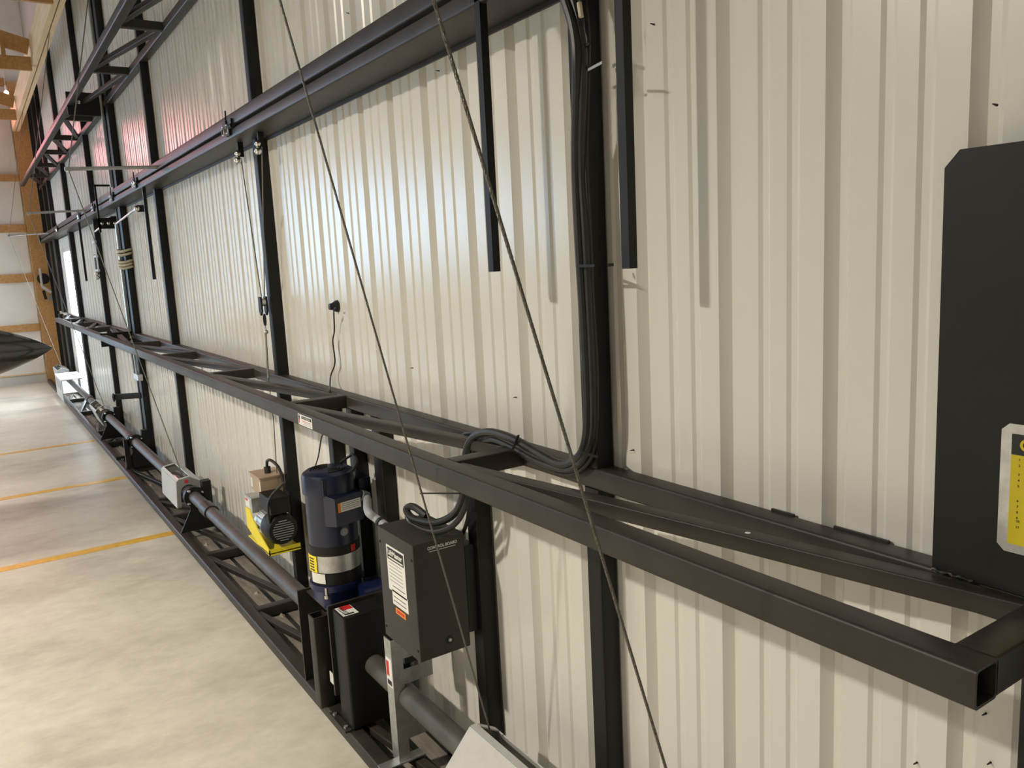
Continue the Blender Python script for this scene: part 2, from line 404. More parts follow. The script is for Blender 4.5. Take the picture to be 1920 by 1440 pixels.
LO = empty('lower_door_leaf', (-6.8, 0, 0), 'lower bifold door leaf of white ribbed sheets and dark steel, standing on the floor', 'hangar door')
UP = empty('upper_door_leaf', (-6.8, 0, 2.23), 'upper leaf of the bifold door, white ribbed sheets above the long hinge beam', 'hangar door')
ZH0, ZHG, ZH1 = 2.189, 2.235, 2.291      # hinge line: bottom of lower beam, gap, top of upper beam
xs = 0.05 + 0.9144*0 + 0.55
edges = [0.60] + [0.05 - 0.9144*i for i in range(0, 16) if 0.05 - 0.9144*i > -13.9] + [-13.95]
WX0, WX1, WZ = -12.05, -11.05, 2.03
for xb, xa in zip(edges, edges[1:]):
    siding(xa, xb, ZHG, 4.46, UP)
    if xa > WX1 or xb < WX0:
        siding(xa, xb, 0.015, ZHG - 0.004, LO)
    else:
        if xb > WX1: siding(WX1, xb, 0.015, ZHG - 0.004, LO)
        if xa < WX0: siding(xa, WX0, 0.015, ZHG - 0.004, LO)
siding(WX0, WX1, WZ, ZHG - 0.004, LO)

# ---- window strip in the lower leaf
wfm = MB()
for (a, b, c, d) in ((WX0, WX0 + .04, 0.06, WZ), (WX1 - .04, WX1, 0.06, WZ), (WX0, WX1, WZ - .05, WZ), (WX0, WX1, 0.015, 0.07)):
    wfm.box(a, b, -0.012, 0.03, c, d)
win = wfm.build('window_1', 'grey_paint'); tag(win, kind='structure')
MB().box(WX0 + .04, WX1 - .04, 0.008, 0.012, 0.07, WZ - .05).build('pane', 'glass', win)
MB().box(WX0 + .04, WX1 - .04, -0.006, 0.02, 0.97, 1.0).build('mullion', 'grey_paint', win)

# ---- chords and posts
def chord(name, parent, xa, xb, y0, y1, z0, z1, material='steel', hollow=0.0):
    return MB().bar((xa, (y0+y1)/2, (z0+z1)/2), (xb, (y0+y1)/2, (z0+z1)/2), abs(y1-y0), abs(z1-z0), ch=0.006, hollow=hollow).build(name, material, parent)
XA, XB = -13.95, 0.52
chord('hinge_beam', LO, XA, XB, -0.146, -0.002, ZH0, ZHG - 0.006)
chord('hinge_beam', UP, XA, XB, -0.146, -0.002, ZHG + 0.006, ZH1)
MB().box(XA, XB, -0.008, 0.0, ZH0 - 0.010, ZH0).build('beam_lip', 'steel', LO)
fb = chord('floor_truss_chord', LO, XA, XB, -0.052, -0.002, 0.006, 0.056)
ff = chord('floor_truss_chord', LO, XA, XB, -0.298, -0.248, 0.006, 0.056)
mb_ = chord('mid_truss_chord', LO, -12.1, XB - .06, -0.052, -0.002, 1.089, 1.139)
mf = chord('mid_truss_chord', LO, -11.0, 0.414, -0.298, -0.248, 1.089, 1.139, hollow=0.004)
ub = chord('upper_truss_chord', UP, XA, XB, -0.052, -0.002, 3.005, 3.055)
uf = chord('upper_truss_chord', UP, XA + .5, XB, -0.322, -0.272, 3.005, 3.055)
tb = chord('top_chord', UP, XA, XB, -0.052, -0.002, 4.41, 4.46)
MB().box(XA, XB, -0.055, 0.02, 0.0, 0.008).build('bottom_seal', 'rubber', LO)

def truss(front, y_f, y_b, zc, crosses, centre, xfirst, xlast, csz=0.05, dsz=0.026):
    xs_ = sorted(crosses, reverse=True)
    ln = y_b - y_f
    first = None
    for x in xs_:
        if first is None:
            first = MB().bar((x, y_f, zc), (x, y_b, zc), csz, csz*0.96, ch=0.004).build('cross_brace', 'steel', front, origin=(x, y_f, zc))
        else:
            inst(first, (x - xs_[0], 0, 0))
    nodes = [xfirst] + xs_ + [xlast]
    for a, b in zip(nodes, nodes[1:]):
        m = MB()
        if (a + b) / 2 > centre: m.bar((b + .03, y_f, zc + .004), (a - .03, y_b, zc + .004), dsz*1.25, dsz, ch=0.003)
        else: m.bar((a - .03, y_f, zc + .004), (b + .03, y_b, zc + .004), dsz*1.25, dsz, ch=0.003)
        m.build('diagonal_brace', 'steel', front)
truss(ff, -0.25, -0.05, 0.034, [0.2, -0.5, -1.9, -2.85, -3.79, -4.715, -5.20, -6.41, -7.68, -8.38, -9.92, -11.16, -12.5], -6.8, 0.5, -13.9)
truss(mf, -0.25, -0.05, 1.115, [-0.865, -2.04, -3.225, -4.445, -5.59, -8.01, -9.16, -10.38], -6.8, 0.41, -11.9, dsz=0.03)
truss(uf, -0.274, -0.05, 3.031, [0.1, -0.9, -2.1, -3.25, -4.37, -5.56, -7.53, -8.71, -9.8, -11.0, -12.2], -6.8, 0.5, -13.4, dsz=0.03)
# end piece of the mid truss, a short tube with a dusty top
MB().bar((0.389, -0.25, 1.114), (0.389, -0.002, 1.114), 0.05, 0.05, ch=0.004).build('end_brace', 'steel', mf)
# bright screw head and weld marks on the mid truss
MB().lathe(at_z(1402, 1001, 1.132), (0, 0, 1), [(0, .006), (0.002, .005), (0.003, 0)], 10).build('bare_metal_spot', 'white', mf)

# splice plates of the three trusses
for (front, y_f, zc, hh) in ((ff, -0.30, 0.05, 0.055), (mf, -0.30, 1.10, 0.10), (uf, -0.324, 3.03, 0.16)):
    sp = None
    for dx in (-0.012, 0.012):
        p = MB().box(-6.8 + dx - 0.005, -6.8 + dx + 0.005, y_f + 0.004, -0.004, zc - hh*0.62, zc + hh*0.5).build('splice_plate', 'steel_post', front)
        sp = p
    for yy in (y_f + 0.05, y_f + 0.09, -0.06):
        MB().lathe((-6.783, yy, zc), (1, 0, 0), [(0, .014), (.008, .014), (.009, .009), (.016, .009), (.017, 0)], 8).build('bolt', 'chrome', sp)

def post(parent, x1, z0, z1, wdt=0.05, dep=0.05):
    return MB().bar((x1 - wdt/2, -0.002 - dep/2, z0), (x1 - wdt/2, -0.002 - dep/2, z1), wdt, dep, up=(0, 1, 0), ch=0.004).build('post', 'steel_post', parent)
main = [0.515, -0.545, -2.82, -5.12, -8.31, -10.60, -12.62, -13.35]
for x in main:
    wd = 0.05 if x not in (-10.60,) else 0.16
    if x == 0.515: wd = 0.162
    if x in (-12.62, -13.35): wd = 0.30
    post(LO, x, 1.139, ZH0 - .001, wd); post(LO, x, 0.056, 1.089, wd)
    post(UP, x, ZH1, 3.005, min(wd, .12)); post(UP, x, 3.055, 4.41, min(wd, .12))
for x, wd in ((-6.62, 0.12), (-6.80, 0.05)):
    post(LO, x, 1.139, ZH0 - .001, wd); post(LO, x, 0.056, 1.089, wd); post(UP, x, ZH1, 3.005, wd); post(UP, x, 3.055, 4.41, wd)
for x, wd in ((-2.20, 0.05), (-1.98, 0.05), (-1.735, 0.07), (-1.10, 0.055)):
    post(LO, x, 0.056, 1.089, wd)
# lock rod beside the centre post
MB().cyl((-6.77, -0.07, 1.15), (-6.77, -0.07, 2.05), 0.012, 10).build('lock_rod', 'galv', LO)
MB().cyl((-6.77, -0.07, 2.36), (-6.77, -0.07, 4.2), 0.012, 10).build('lock_rod', 'galv', UP)

# drop bars under the hinge beam
for xb in (-0.800, -0.324, -5.02, -8.70):
    MB().box(xb - 0.011, xb + 0.011, -0.146, -0.126, 1.59, ZHG - 0.02 if xb > -1 else ZH0).build('drop_bar', 'steel_post', LO)

# hinges along the gap
def hinge(x):
    h = MB(); y = -0.152
    h.cyl((x - 0.075, y, ZHG), (x + 0.075, y, ZHG), 0.011, 10)
    h.box(x - 0.07, x - 0.02, -0.156, -0.145, ZHG, ZHG + 0.034); h.box(x + 0.02, x + 0.07, -0.156, -0.145, ZHG, ZHG + 0.03)
    h.box(x - 0.03, x + 0.03, -0.156, -0.145, ZHG - 0.034, ZHG)
    b = h.build('hinge', 'steel_post', UP)
    for dx in (-0.03, 0.03):
        MB().tube([Vector((x + dx + 0.018*math.cos(a), -0.166, ZHG - 0.01 + 0.018*math.sin(a))) for a in [2*math.pi*k/12 for k in range(12)]], 0.003, 6, closed=True).build('split_ring', 'chrome', b)
    MB().cyl((x, y - 0.006, ZHG), (x + 0.01, y - 0.006, ZHG + 0.07), 0.0035, 6).build('pin', 'steel_post', b)
for x in (-0.4, -2.87, -5.2, -6.25, -7.35, -8.45, -10.8, -13.6): hinge(x)

# black strap bracket of the lock at the door centre
bk = MB(); bk.box(-7.0, -6.985, -0.175, -0.16, 2.0, 2.40); bk.box(-7.0, -6.985, -0.175, -0.05, 2.385, 2.40); bk.box(-7.0, -6.985, -0.175, -0.0, 2.03, 2.12)
bt = empty('lock_bracket', (-6.99, -0.17, 2.0), 'black strap bracket with three bolts across the hinge line at the door centre', 'bracket')
bk = bk.build('strap', 'steel_post', bt)
for yy in (-0.15, -0.10, -0.05): MB().lathe((-6.985, yy, 2.075), (1, 0, 0), [(0, .013), (.008, .013), (.012, .006), (.013, 0)], 8).build('bolt', 'chrome', bk)

# end plate with the caution sign
PX, PY = 0.229, -0.052
ep = MB().prism([(PX, 1.139), (PX, 1.713), (PX + 0.020, 1.735), (0.52, 1.735), (0.52, 1.139)], 'y', PY - 0.006, PY).build('end_plate', 'black', LO)
wb = [Vector((PX + 0.004*i, PY - 0.007 + 0.0015*math.sin(i*2.1), 1.140 + 0.0012*math.sin(i*1.3))) for i in range(0, 16)]
MB().tube(wb, [0.0022 + 0.0008*math.sin(i*1.9) for i in range(16)], 6).build('weld_bead', 'steel', ep)
sg = MB().prism([(0.3185, 1.206), (0.3185, 1.364), (0.328, 1.373), (0.455, 1.373), (0.464, 1.364), (0.464, 1.206), (0.455, 1.197), (0.328, 1.197)], 'y', PY - 0.0085, PY - 0.006)
sg = sg.build('caution_sign', 'galv', ep); sg['label'] = 'metal caution sign with yellow field and black heading'
MB().box(0.332, 0.452, PY - 0.0090, PY - 0.0084, 1.209, 1.332).build('yellow_field', 'sign_yellow', ep)
MB().box(0.332, 0.452, PY - 0.0090, PY - 0.0084, 1.332, 1.360).build('heading_band', 'ink', ep)
text('CAUTION', 0.022, 'sign_yellow', ep, (0.392, PY - 0.0093, 1.3455), (1, 0, 0), (0, 0, 1), align='CENTER', bold=0.0006)
for n, z in enumerate((1.326, 1.318, 1.306, 1.298, 1.29, 1.27, 1.262, 1.254, 1.246, 1.242, 1.234)):
    text(str(n + 1), 0.0045, 'ink', ep, (0.3415, PY - 0.0093, z), (1, 0, 0), (0, 0, 1))

# maker sticker on the mid truss
st = MB().box(-1.843, -1.708, -0.2988, -0.2979, 1.0945, 1.131).build('maker_sticker', 'white', mf)
text('HI-FOLD DOOR', 0.0145, 'ink', mf, (-1.808, -0.2992, 1.122), (1, 0, 0), (0, 0, 1), bold=0.0004, squeeze=0.92)
text('H', 0.021, 'ink', mf, (-1.839, -0.2992, 1.120), (1, 0, 0), (0, 0, 1), bold=0.001)
text('F', 0.021, 'red', mf, (-1.838, -0.2992, 1.104), (1, 0, 0), (0, 0, 1), bold=0.001)
for i in range(3):
    MB().box(-1.808, -1.722, -0.2991, -0.2988, 1.110 - 0.0055*i, 1.1118 - 0.0055*i).build('print_line', 'red' if i == 0 else 'ink_grey', mf)
# screw tips that come through the sheets
for (px, py) in ((1226, 46), (823, 133), (654, 25), (1868, 197), (1848, 1338), (1719, 1430), (1857, 1430), (968, 745), (774, 690), (1188, 844)):
    p = at_y(px, py, 0.0)
    MB().cyl((p.x, 0.002, p.z), (p.x, -0.010, p.z + .001), 0.002, 6, 0.0008).build('screw_tip', 'steel_post', UP if p.z > ZHG else LO)
# torn closure strip peeking over the mid chord
for (a, b) in (((1566, 990), (1668, 1014)), ((1449, 954), (1490, 966))):
    p, q = at_y(*a, -0.004), at_y(*b, -0.004)
    MB().bar((p.x, -0.006, 1.1405), (q.x, -0.006, 1.1405), 0.006, 0.006, ch=0.001).build('closure_strip', 'rubber', LO)

# ================================================================== spreader arms and lift cables
YT = -0.615
def arm(x, tipx):
    for dz in (0.0, 0.03):
        MB().bar((x + dz*.5, -0.14, ZHG + 0.02), (tipx + dz*.5, YT - 0.02, ZHG + 0.005 - dz*0.3), 0.012, 0.020 if dz == 0 else 0.012, ch=0.002).build('cable_arm', 'galv', UP)
    MB().cyl((tipx - 0.02, YT, ZHG), (tipx + 0.04, YT, ZHG), 0.014, 12).build('arm_roller', 'chrome', UP)
ARMS = {-4.5: 'wire lift cable running up from the drum cover with the red dot', -8.0: 'wire lift cable running up from the open ended cover beyond the door centre', -12.2: 'wire lift cable running up in front of the corner post'}
for x in (-4.5, -8.0, -12.2): arm(x + 0.02, x)
def cable(x, label, r, ybot, zbot, dy=0.0, xt=None, rope=False):
    xt = x if xt is None else xt
    pts = [Vector((x, ybot, zbot)), Vector((xt, YT + dy, ZHG)), Vector((xt, -0.25, 3.86))]
    m = MB()
    if not rope: m.tube(pts, r, 8)
    else:
        # twisted wire rope: six strands
        d = pts[1] - pts[0]; L = d.length; u = d.normalized(); a = u.cross(Vector((1, 0, 0))).normalized(); b = u.cross(a)
        N = int(L / 0.007); tw = 2*math.pi / 0.045
        for s in range(6):
            ph = s*math.pi/3
            m.tube([pts[0] + u*(L*i/N) + (a*math.cos(ph + tw*L*i/N) + b*math.sin(ph + tw*L*i/N))*r*0.62 for i in range(N + 1)], r*0.40, 5)
        m.tube([pts[1], pts[2]], r, 8)
    o = m.build('lift_cable', 'cable'); tag(o, label, 'cable', 'wire lift cables')
cable(-0.92, 'twisted wire lift cable running up from the cover beside the control box', 0.0027, -0.15, 0.335, dy=-0.008, xt=-0.796, rope=True)
cable(0.0, 'twisted wire lift cable crossing in front of the mid truss near the caution sign', 0.0026, -0.25, 0.40, dy=-0.19, rope=True)
for x, lab in ARMS.items(): cable(x, lab, 0.0032, -0.2, 0.36)
inst_arm = None
arm(-0.78, -0.796); arm(0.02, 0.0)

# ================================================================== drive shaft and drum covers
PYc, PZc, PR = -0.19, 0.272, 0.035
ds = MB().cyl((-13.2, PYc, PZc), (0.5, PYc, PZc), PR, 24).build('drive_shaft', 'pipe'); tag(ds, 'long grey round drive shaft running above the floor truss', 'shaft')
for x in (-3.9, -6.55, -9.3):
    MB().lathe((x - .07, PYc, PZc), (1, 0, 0), [(0, PR), (0, PR + .008), (.14, PR + .008), (.14, PR)], 24).build('coupling', 'steel', ds)

def drum_cover(x0, x1, rot, label, dot=False, openend=False, pale='grey_paint'):
    """housing over a winding drum: U shaped end plates, sloping front, slotted top"""
    t = empty('drum_cover', ((x0+x1)/2, PYc, 0.06), label, 'cover', 'winding drum covers')
    c, s = math.cos(rot), math.sin(rot)
    R2 = lambda y, z: (PYc + (y*c - z*s), PZc + (y*s + z*c))
    out = [R2(-0.075, -0.095), R2(-0.062, 0.070), R2(-0.048, 0.081), R2(0.018, 0.089), R2(0.085, 0.045), R2(0.085, 0.030)]
    th = 0.004
    def plate(a, b, xa, xb, nm, mt):
        (ya, za), (yb, zb) = a, b
        d = Vector((0, yb-ya, zb-za)).normalized(); n = Vector((0, -d.z, d.y))
        vs = []
        for x in (xa, xb):
            vs += [(x, ya, za), (x, yb, zb), (x, yb + n.y*th, zb + n.z*th), (x, ya + n.y*th, za + n.z*th)]
        m = MB(); m.loft([vs[:4], vs[4:]]); return m.build(nm, mt, t)
    plate(out[0], out[1], x0, x1, 'front_panel', pale)
    plate(out[1], out[2], x0, x1, 'top_panel', pale)
    lm = 0.02
    plate(out[2], out[3], x0, x0 + lm, 'top_panel', pale); plate(out[2], out[3], x1 - lm, x1, 'top_panel', pale)
    plate(out[3], out[4], x0, x1, 'back_panel', pale)
    # end plates with an arch cut out for the shaft
    for xe in (x0, x1 - th):
        arch = [R2(0.046*math.cos(a), -0.004 + 0.046*math.sin(a)) for a in [math.pi*k/8 for k in range(9)]]
        poly = [out[0], out[1], out[2], out[3], out[4], out[5]] + arch + [R2(-0.052, -0.095)]
        if openend and xe != x0: continue
        MB().prism(poly, 'x', xe, xe + th).build('end_plate', 'grey_dark', t)
    if dot:
        p = R2(-0.005, 0.064)
        MB().lathe((x1, p[0], p[1]), (1, 0, 0), [(0, .012), (.001, .012), (.001, 0)], 14).build('round_label', 'red', t)
    # the drum itself and the bright wound cable seen through the slot
    MB().lathe((x0 + .02, PYc, PZc), (1, 0, 0), [(0, .038), (0, .052), (.01, .052), (.01, .046), (x1-x0-.05, .046), (x1-x0-.05, .052), (x1-x0-.04, .052), (x1-x0-.04, .038)], 20).build('winding_drum', 'chrome', t)
    for fx in (0.15, 0.85):
        for q in (0.2, 0.8):
            a, b = out[0], out[1]
            p = (a[0] + (b[0]-a[0])*q, a[1] + (b[1]-a[1])*q)
            nrm = Vector((0, -(b[1]-a[1]), (b[0]-a[0]))).normalized()
            MB().lathe(Vector((x0 + 0.015 if fx < .5 else x1 - 0.015, p[0], p[1])), (0, nrm.y, nrm.z) if nrm.y < 0 else (0, -nrm.y, -nrm.z), [(0, .004), (.002, .004), (.003, 0)], 8).build('screw', 'white', t)
    return t
drum_cover(-0.95, -0.45, -math.radians(38), 'light grey sloped drum cover on the shaft beside the control box')
drum_cover(-4.88, -4.42, 0.02, 'light grey drum cover with a red dot on its end plate', dot=True)
drum_cover(-8.55, -8.05, 0.45, 'pale grey drum cover just beyond the middle of the door', openend=True)
drum_cover(-12.95, -12.3, 0.2, 'pale grey drum cover in front of the corner post', pale='grey_paint')
drum_cover(-0.30, 0.25, -math.radians(38), 'light grey drum cover on the shaft under the caution sign')

# box shaped cover at the bright window
t = empty('shaft_cover_box', (-11.3, -0.19, 0.06), 'white square sheet metal box over the shaft by the bright window', 'cover')
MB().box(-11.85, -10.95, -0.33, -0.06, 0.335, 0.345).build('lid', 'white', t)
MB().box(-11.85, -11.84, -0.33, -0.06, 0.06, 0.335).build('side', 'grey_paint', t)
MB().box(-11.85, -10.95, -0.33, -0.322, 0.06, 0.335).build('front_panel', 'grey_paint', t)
MB().box(-11.7, -11.1, -0.3335, -0.33, 0.2, 0.31).build('dark_label', 'ink_grey', t)

# bearing stands
def stand(x, label, tall=0.0):
    t = empty('bearing_stand', (x, PYc, 0.058), label, 'bracket', 'bearing stands')
    MB().prism([(-0.29, 0.058), (PYc - 0.03, 0.19), (PYc - 0.03, 0.262), (PYc + 0.07, 0.262), (PYc + 0.10, 0.058)], 'x', x - 0.004, x + 0.004).build('web_plate', 'steel_post', t)
    MB().lathe((x - .02, PYc, PZc), (1, 0, 0), [(0, PR), (0, 0.062), (.04, 0.062), (.04, PR)], 20).build('bearing_ring', 'black', t)
    MB().box(x - .03, x + .03, PYc + 0.05, PYc + 0.10, 0.2, 0.36).build('bearing_block', 'black', t)
    for a in (0.5, 2.2, 3.9, 5.4):
        MB().lathe((x + .02, PYc + .05*math.cos(a), PZc + .05*math.sin(a)), (1, 0, 0), [(0, .010), (.01, .010), (.016, .006), (.017, 0)], 8).build('bolt', 'chrome', t)
    if tall:
        MB().box(x - .02, x + .02, PYc - .09, PYc - .05, 0.058, PZc + tall).build('upright', 'steel_post', t)
stand(-4.27, 'black bearing stand beside the drum cover with the red dot')
stand(-6.35, 'black bearing stand with two flanges at the middle of the door', 0.03)
stand(-7.85, 'black bearing stand beside the pale cover beyond the door middle')

# ================================================================== DOOR OPERATOR
# --- chain guard box
t = empty('chain_guard', (-1.67, -0.2, 0.056), 'tall black chain guard box standing on the floor truss under the motor', 'guard box')
g = MB(); g.bar((-1.665, -0.195, 0.064), (-1.665, -0.195, 0.462), 0.105, 0.18, up=(0, 1, 0), ch=0.008); g.build('guard_shell', 'black', t)
ang = MB(); ang.box(-1.77, -1.62, -0.31, -0.285, 0.056, 0.062); ang.build('mounting_flange', 'steel', t)
for x in (-1.745, -1.645): MB().lathe((x, -0.298, 0.062), (0, 0, 1), [(0, .008), (.006, .008), (.007, 0)], 6).build('bolt', 'galv', t)
wl = MB().box(-1.712, -1.632, -0.277, -0.222, 0.4621, 0.4628).build('warning_label', 'white', t)
MB().box(-1.712, -1.678, -0.262, -0.224, 0.4628, 0.4631).build('label_band', 'red', t)
for i in range(5): MB().box(-1.705 + i*.012, -1.700 + i*.012, -0.272, -0.25, 0.4628, 0.4631).build('print_line', 'ink', t)
MB().box(-1.648, -1.637, -0.270, -0.235, 0.4628, 0.4631).build('hand_symbol', 'ink', t)
# --- operator frame
t = empty('operator_frame', (-1.88, -0.2, 0.056), 'dark steel frame carrying the motor behind the chain guard', 'frame')
MB().box(-1.738, -1.728, -0.295, -0.06, 0.14, 0.47).build('side_plate', 'steel', t)
MB().box(-2.06, -2.05, -0.295, -0.06, 0.058, 0.42).build('side_plate', 'steel', t)
MB().box(-2.05, -1.738, -0.26, -0.06, 0.405, 0.415).build('shelf', 'steel', t)
MB().box(-2.05, -1.738, -0.07, -0.06, 0.06, 0.405).build('back_plate', 'steel', t)
MB().bar((-1.845, -0.293, 0.058), (-1.845, -0.293, 0.400), 0.055, 0.055, up=(0, 1, 0), ch=0.004, hollow=0.005).build('square_tube', 'steel', t)
MB().box(-1.80, -1.74, -0.285, -0.282, 0.16, 0.20).build('white_tag', 'white', t)
# --- gear reducer
t = empty('gear_reducer', (-1.9, -0.19, 0.415), 'dark blue cast gear reducer under the motor', 'gearbox')
r = MB(); r.bar((-1.9, -0.19, 0.416), (-1.9, -0.19, 0.475), 0.155, 0.155, up=(0, 1, 0), ch=0.03); r.build('casting', 'blue', t)
MB().bar((-1.80, -0.15, 0.440), (-1.80, 0.0 - 0.06, 0.440), 0.12, 0.09, ch=0.015).build('worm_housing', 'blue', t)
MB().lathe((-1.9, -0.19, 0.475), (0, 0, 1), [(0, .098), (.022, .098), (.022, .08)], 28).build('flange', 'blue', t)
for a in (3.9, 5.5, 0.8, 2.3):
    MB().lathe((-1.9 + .098*math.cos(a), -0.19 + .098*math.sin(a), 0.455), (0, 0, 1), [(0, .009), (.012, .009), (.012, .005), (.04, .005), (.041, 0)], 8).build('bolt', 'chrome', t)
# --- motor
MX, MY = -1.90, -0.19
t = empty('electric_motor', (MX, MY, 0.497), 'navy blue upright electric motor with slotted fan cover', 'motor')
MB().lathe((MX, MY, 0.497), (0, 0, 1), [(0, .085), (0, .090), (.046, .091), (.048, .085)], 32).build('lower_band', 'black', t)
MB().lathe((MX, MY, 0.545), (0, 0, 1), [(0, .086), (0, .0915), (.062, .0915), (.062, .086)], 32).build('brake_band', 'galv', t)
MB().lathe((MX, MY, 0.607), (0, 0, 1), [(0, .086), (0, .0925), (.030, .0925), (.034, .087)], 32).build('upper_band', 'black', t)
MB().lathe((MX, MY, 0.639), (0, 0, 1), [(0, .084), (0, .0885), (.195, .0885), (.195, .08)], 32).build('motor_shell', 'navy', t)
fc = MB().lathe((MX, MY, 0.826), (0, 0, 1), [(0, .088), (0, .0955), (.056, .0955), (.070, .090), (.078, .078), (.080, .0)], 32).build('fan_cover', 'navy', t)
for s in (-1, 1):
    for k in range(5):
        rr = 0.022 + k*0.010
        a0 = 0.25 if s > 0 else math.pi + 0.25
        pts = [Vector((MX + rr*math.cos(a), MY + rr*math.sin(a), 0.9062)) for a in [a0 - 0.6 + 1.7*i/10 for i in range(11)]]
        MB().tube(pts, 0.0024, 5).build('vent_slot', 'ink', fc)
for a in (-0.55, 1.5, 3.6):
    MB().bar((MX + .094*math.cos(a), MY + .094*math.sin(a), 0.832), (MX + .094*math.cos(a), MY + .094*math.sin(a), 0.89), 0.014, 0.014, up=(0, 1, 0), ch=0.004).build('cover_lug', 'navy', fc)
# terminal box faces the camera side
ja = 0.22
jd = Vector((math.cos(ja), math.sin(ja), 0)); jt = Vector((-jd.y, jd.x, 0))
jc = Vector((MX, MY, 0.775)) + jd*0.105
jb = MB(); jb.loft([[jc + jd*d + jt*u*sc + Vector((0, 0, v*sc)) for u, v in ((-.058, -.05), (.058, -.05), (.058, .05), (-.058, .05))] for d, sc in ((-.045, 1.15), (.012, 1.0))])
jb = jb.build('terminal_box', 'navy', t)
lc = jc + jd*0.0128
def panel(parent, c, ux, uz, n, x0, x1, z0, z1, nm, mt, lift=0.0):
    m = MB(); vs = []
    for d in (lift, lift + 0.0006):
        vs.append([c + ux*u + uz*v + n*d for u, v in ((x0, z0), (x1, z0), (x1, z1), (x0, z1))])
    m.loft(vs); return m.build(nm, mt, parent)
UZ = Vector((0, 0, 1))
panel(jb, lc, jt, UZ, jd, -0.040, 0.048, -0.002, 0.032, 'label', 'white')
panel(jb, lc, jt, UZ, jd, -0.048, -0.036, -0.002, 0.032, 'label_edge', 'orange', 0.0004)
for i in range(4): panel(jb, lc, jt, UZ, jd, -0.03, 0.04, 0.004 + i*.007, 0.0065 + i*.007, 'print_line', 'ink_grey', 0.0007)
ra = 0.10; rd = Vector((math.cos(ra), math.sin(ra), 0)); rt = Vector((-rd.y, rd.x, 0))
rc = Vector((MX, MY, 0.69)) + rd*0.0885
em = MB().lathe(rc, (rd.x, rd.y, 0), [(0, .015), (.002, .015), (.003, .012), (.003, 0)], 18).build('round_emblem', 'grey_dark', t)
for s in (-.006, 0, .006): panel(t, rc + rd*0.0032, rt, UZ, rd, s - .0012, s + .0012, -.008, .008, 'emblem_bar', 'conduit')
for (a, z0, z1, wdt, nm, mt) in ((-1.45, 0.545, 0.606, 0.06, 'caution_label', 'yellow'), (-1.15, 0.507, 0.543, 0.065, 'data_label', 'white'), (0.42, 0.612, 0.636, 0.022, 'red_mark', 'red')):
    d_ = Vector((math.cos(a), math.sin(a), 0)); R = 0.0935
    m = MB(); n = 5; da = wdt / R
    vs = []; fs = []
    for i in range(n + 1):
        aa = a - da/2 + da*i/n; vs += [(MX + R*math.cos(aa), MY + R*math.sin(aa), z0), (MX + R*math.cos(aa), MY + R*math.sin(aa), z1)]
        vs += [(MX + (R+.0008)*math.cos(aa), MY + (R+.0008)*math.sin(aa), z0), (MX + (R+.0008)*math.cos(aa), MY + (R+.0008)*math.sin(aa), z1)]
    for i in range(n):
        b = 4*i; fs += [(b+2, b+3, b+7, b+6), (b, b+4, b+5, b+1), (b+1, b+5, b+7, b+3), (b, b+2, b+6, b+4)]
    fs += [(0, 1, 3, 2), (4*n, 4*n+2, 4*n+3, 4*n+1)]
    m.add(vs, fs).build(nm, mt, t)
for i in range(5):
    a = -1.58; R = 0.0948
    MB().bar((MX + R*math.cos(a), MY + R*math.sin(a), 0.553 + i*.0105), (MX + R*math.cos(a + .3), MY + R*math.sin(a + .3), 0.553 + i*.0105), 0.001, 0.005, ch=0).build('print_line', 'ink', t)
hk = [(MX - 0.05, MY + 0.07, 0.905), (MX - 0.01, MY + 0.085, 0.93), (MX + 0.03, MY + 0.09, 0.945), (MX + 0.07, MY + 0.085, 0.925), (MX + 0.08, MY + 0.06, 0.90)]
MB().tube(smooth_path(hk, 4), 0.005, 8).build('lifting_wire', 'black', t)
MB().box(MX - 0.06, MX + 0.06, -0.10, -0.055, 0.78, 0.86).build('capacitor_box', 'navy', t)

# --- conduit
cpts = [jc + jt*0.062 + Vector((0, 0, 0.032)), jc + jt*0.085 + Vector((0, 0, 0.02)), at_y(690, 958, -0.17), at_y(705, 972, -0.16), at_y(722, 985, -0.15)]
o = MB().tube(smooth_path(cpts, 6), 0.014, 12).build('flexible_conduit', 'conduit'); tag(o, 'grey flexible conduit from the motor terminal box to the control box', 'conduit')
MB().tube([cpts[0] - (cpts[1]-cpts[0])*.2, cpts[1]], 0.021, 10).build('fitting', 'grey_dark', o)
MB().tube([at_y(711, 977, -0.158), at_y(714, 980, -0.157)], 0.0152, 12).build('band', 'ink', o)

# --- control box
CX0, CX1, CY0, CY1, CZ0, CZ1 = -1.354, -1.12, -0.25, -0.085, 0.500, 0.846
t = empty('control_box', (-1.237, CY1, CZ0), 'dark metal control box with a white label, mounted beside the motor', 'control box')
MB().bar(((CX0+CX1)/2, (CY0+CY1)/2, CZ0), ((CX0+CX1)/2, (CY0+CY1)/2, CZ1), CX1-CX0, CY1-CY0, up=(0, 1, 0), ch=0.003).build('cover', 'box_bronze', t)
MB().box(CX0 + .03, CX1 - .0, CY1, -0.053, CZ0 + .04, CZ1 - .04).build('mounting_bracket', 'steel_post', t)
ys = CY0 - 0.0004
lx0, lx1 = -1.297, -1.178
lb = MB().box(lx0, lx1, ys - .0006, ys, 0.665, 0.805).build('maker_label', 'white', t)
MB().box(lx0 + .02, lx1 + .004, ys - .0006, ys, 0.625, 0.67).build('maker_label', 'white', t)
MB().box(lx0 + .006, lx1 - .006, ys - .0009, ys - .0006, 0.762, 0.799).build('label_heading', 'ink', t)
text('LiftMaster', 0.023, 'white', t, (lx0 + .010, ys - .0012, 0.784), (1, 0, 0), (0, 0, 1), bold=0.0005)
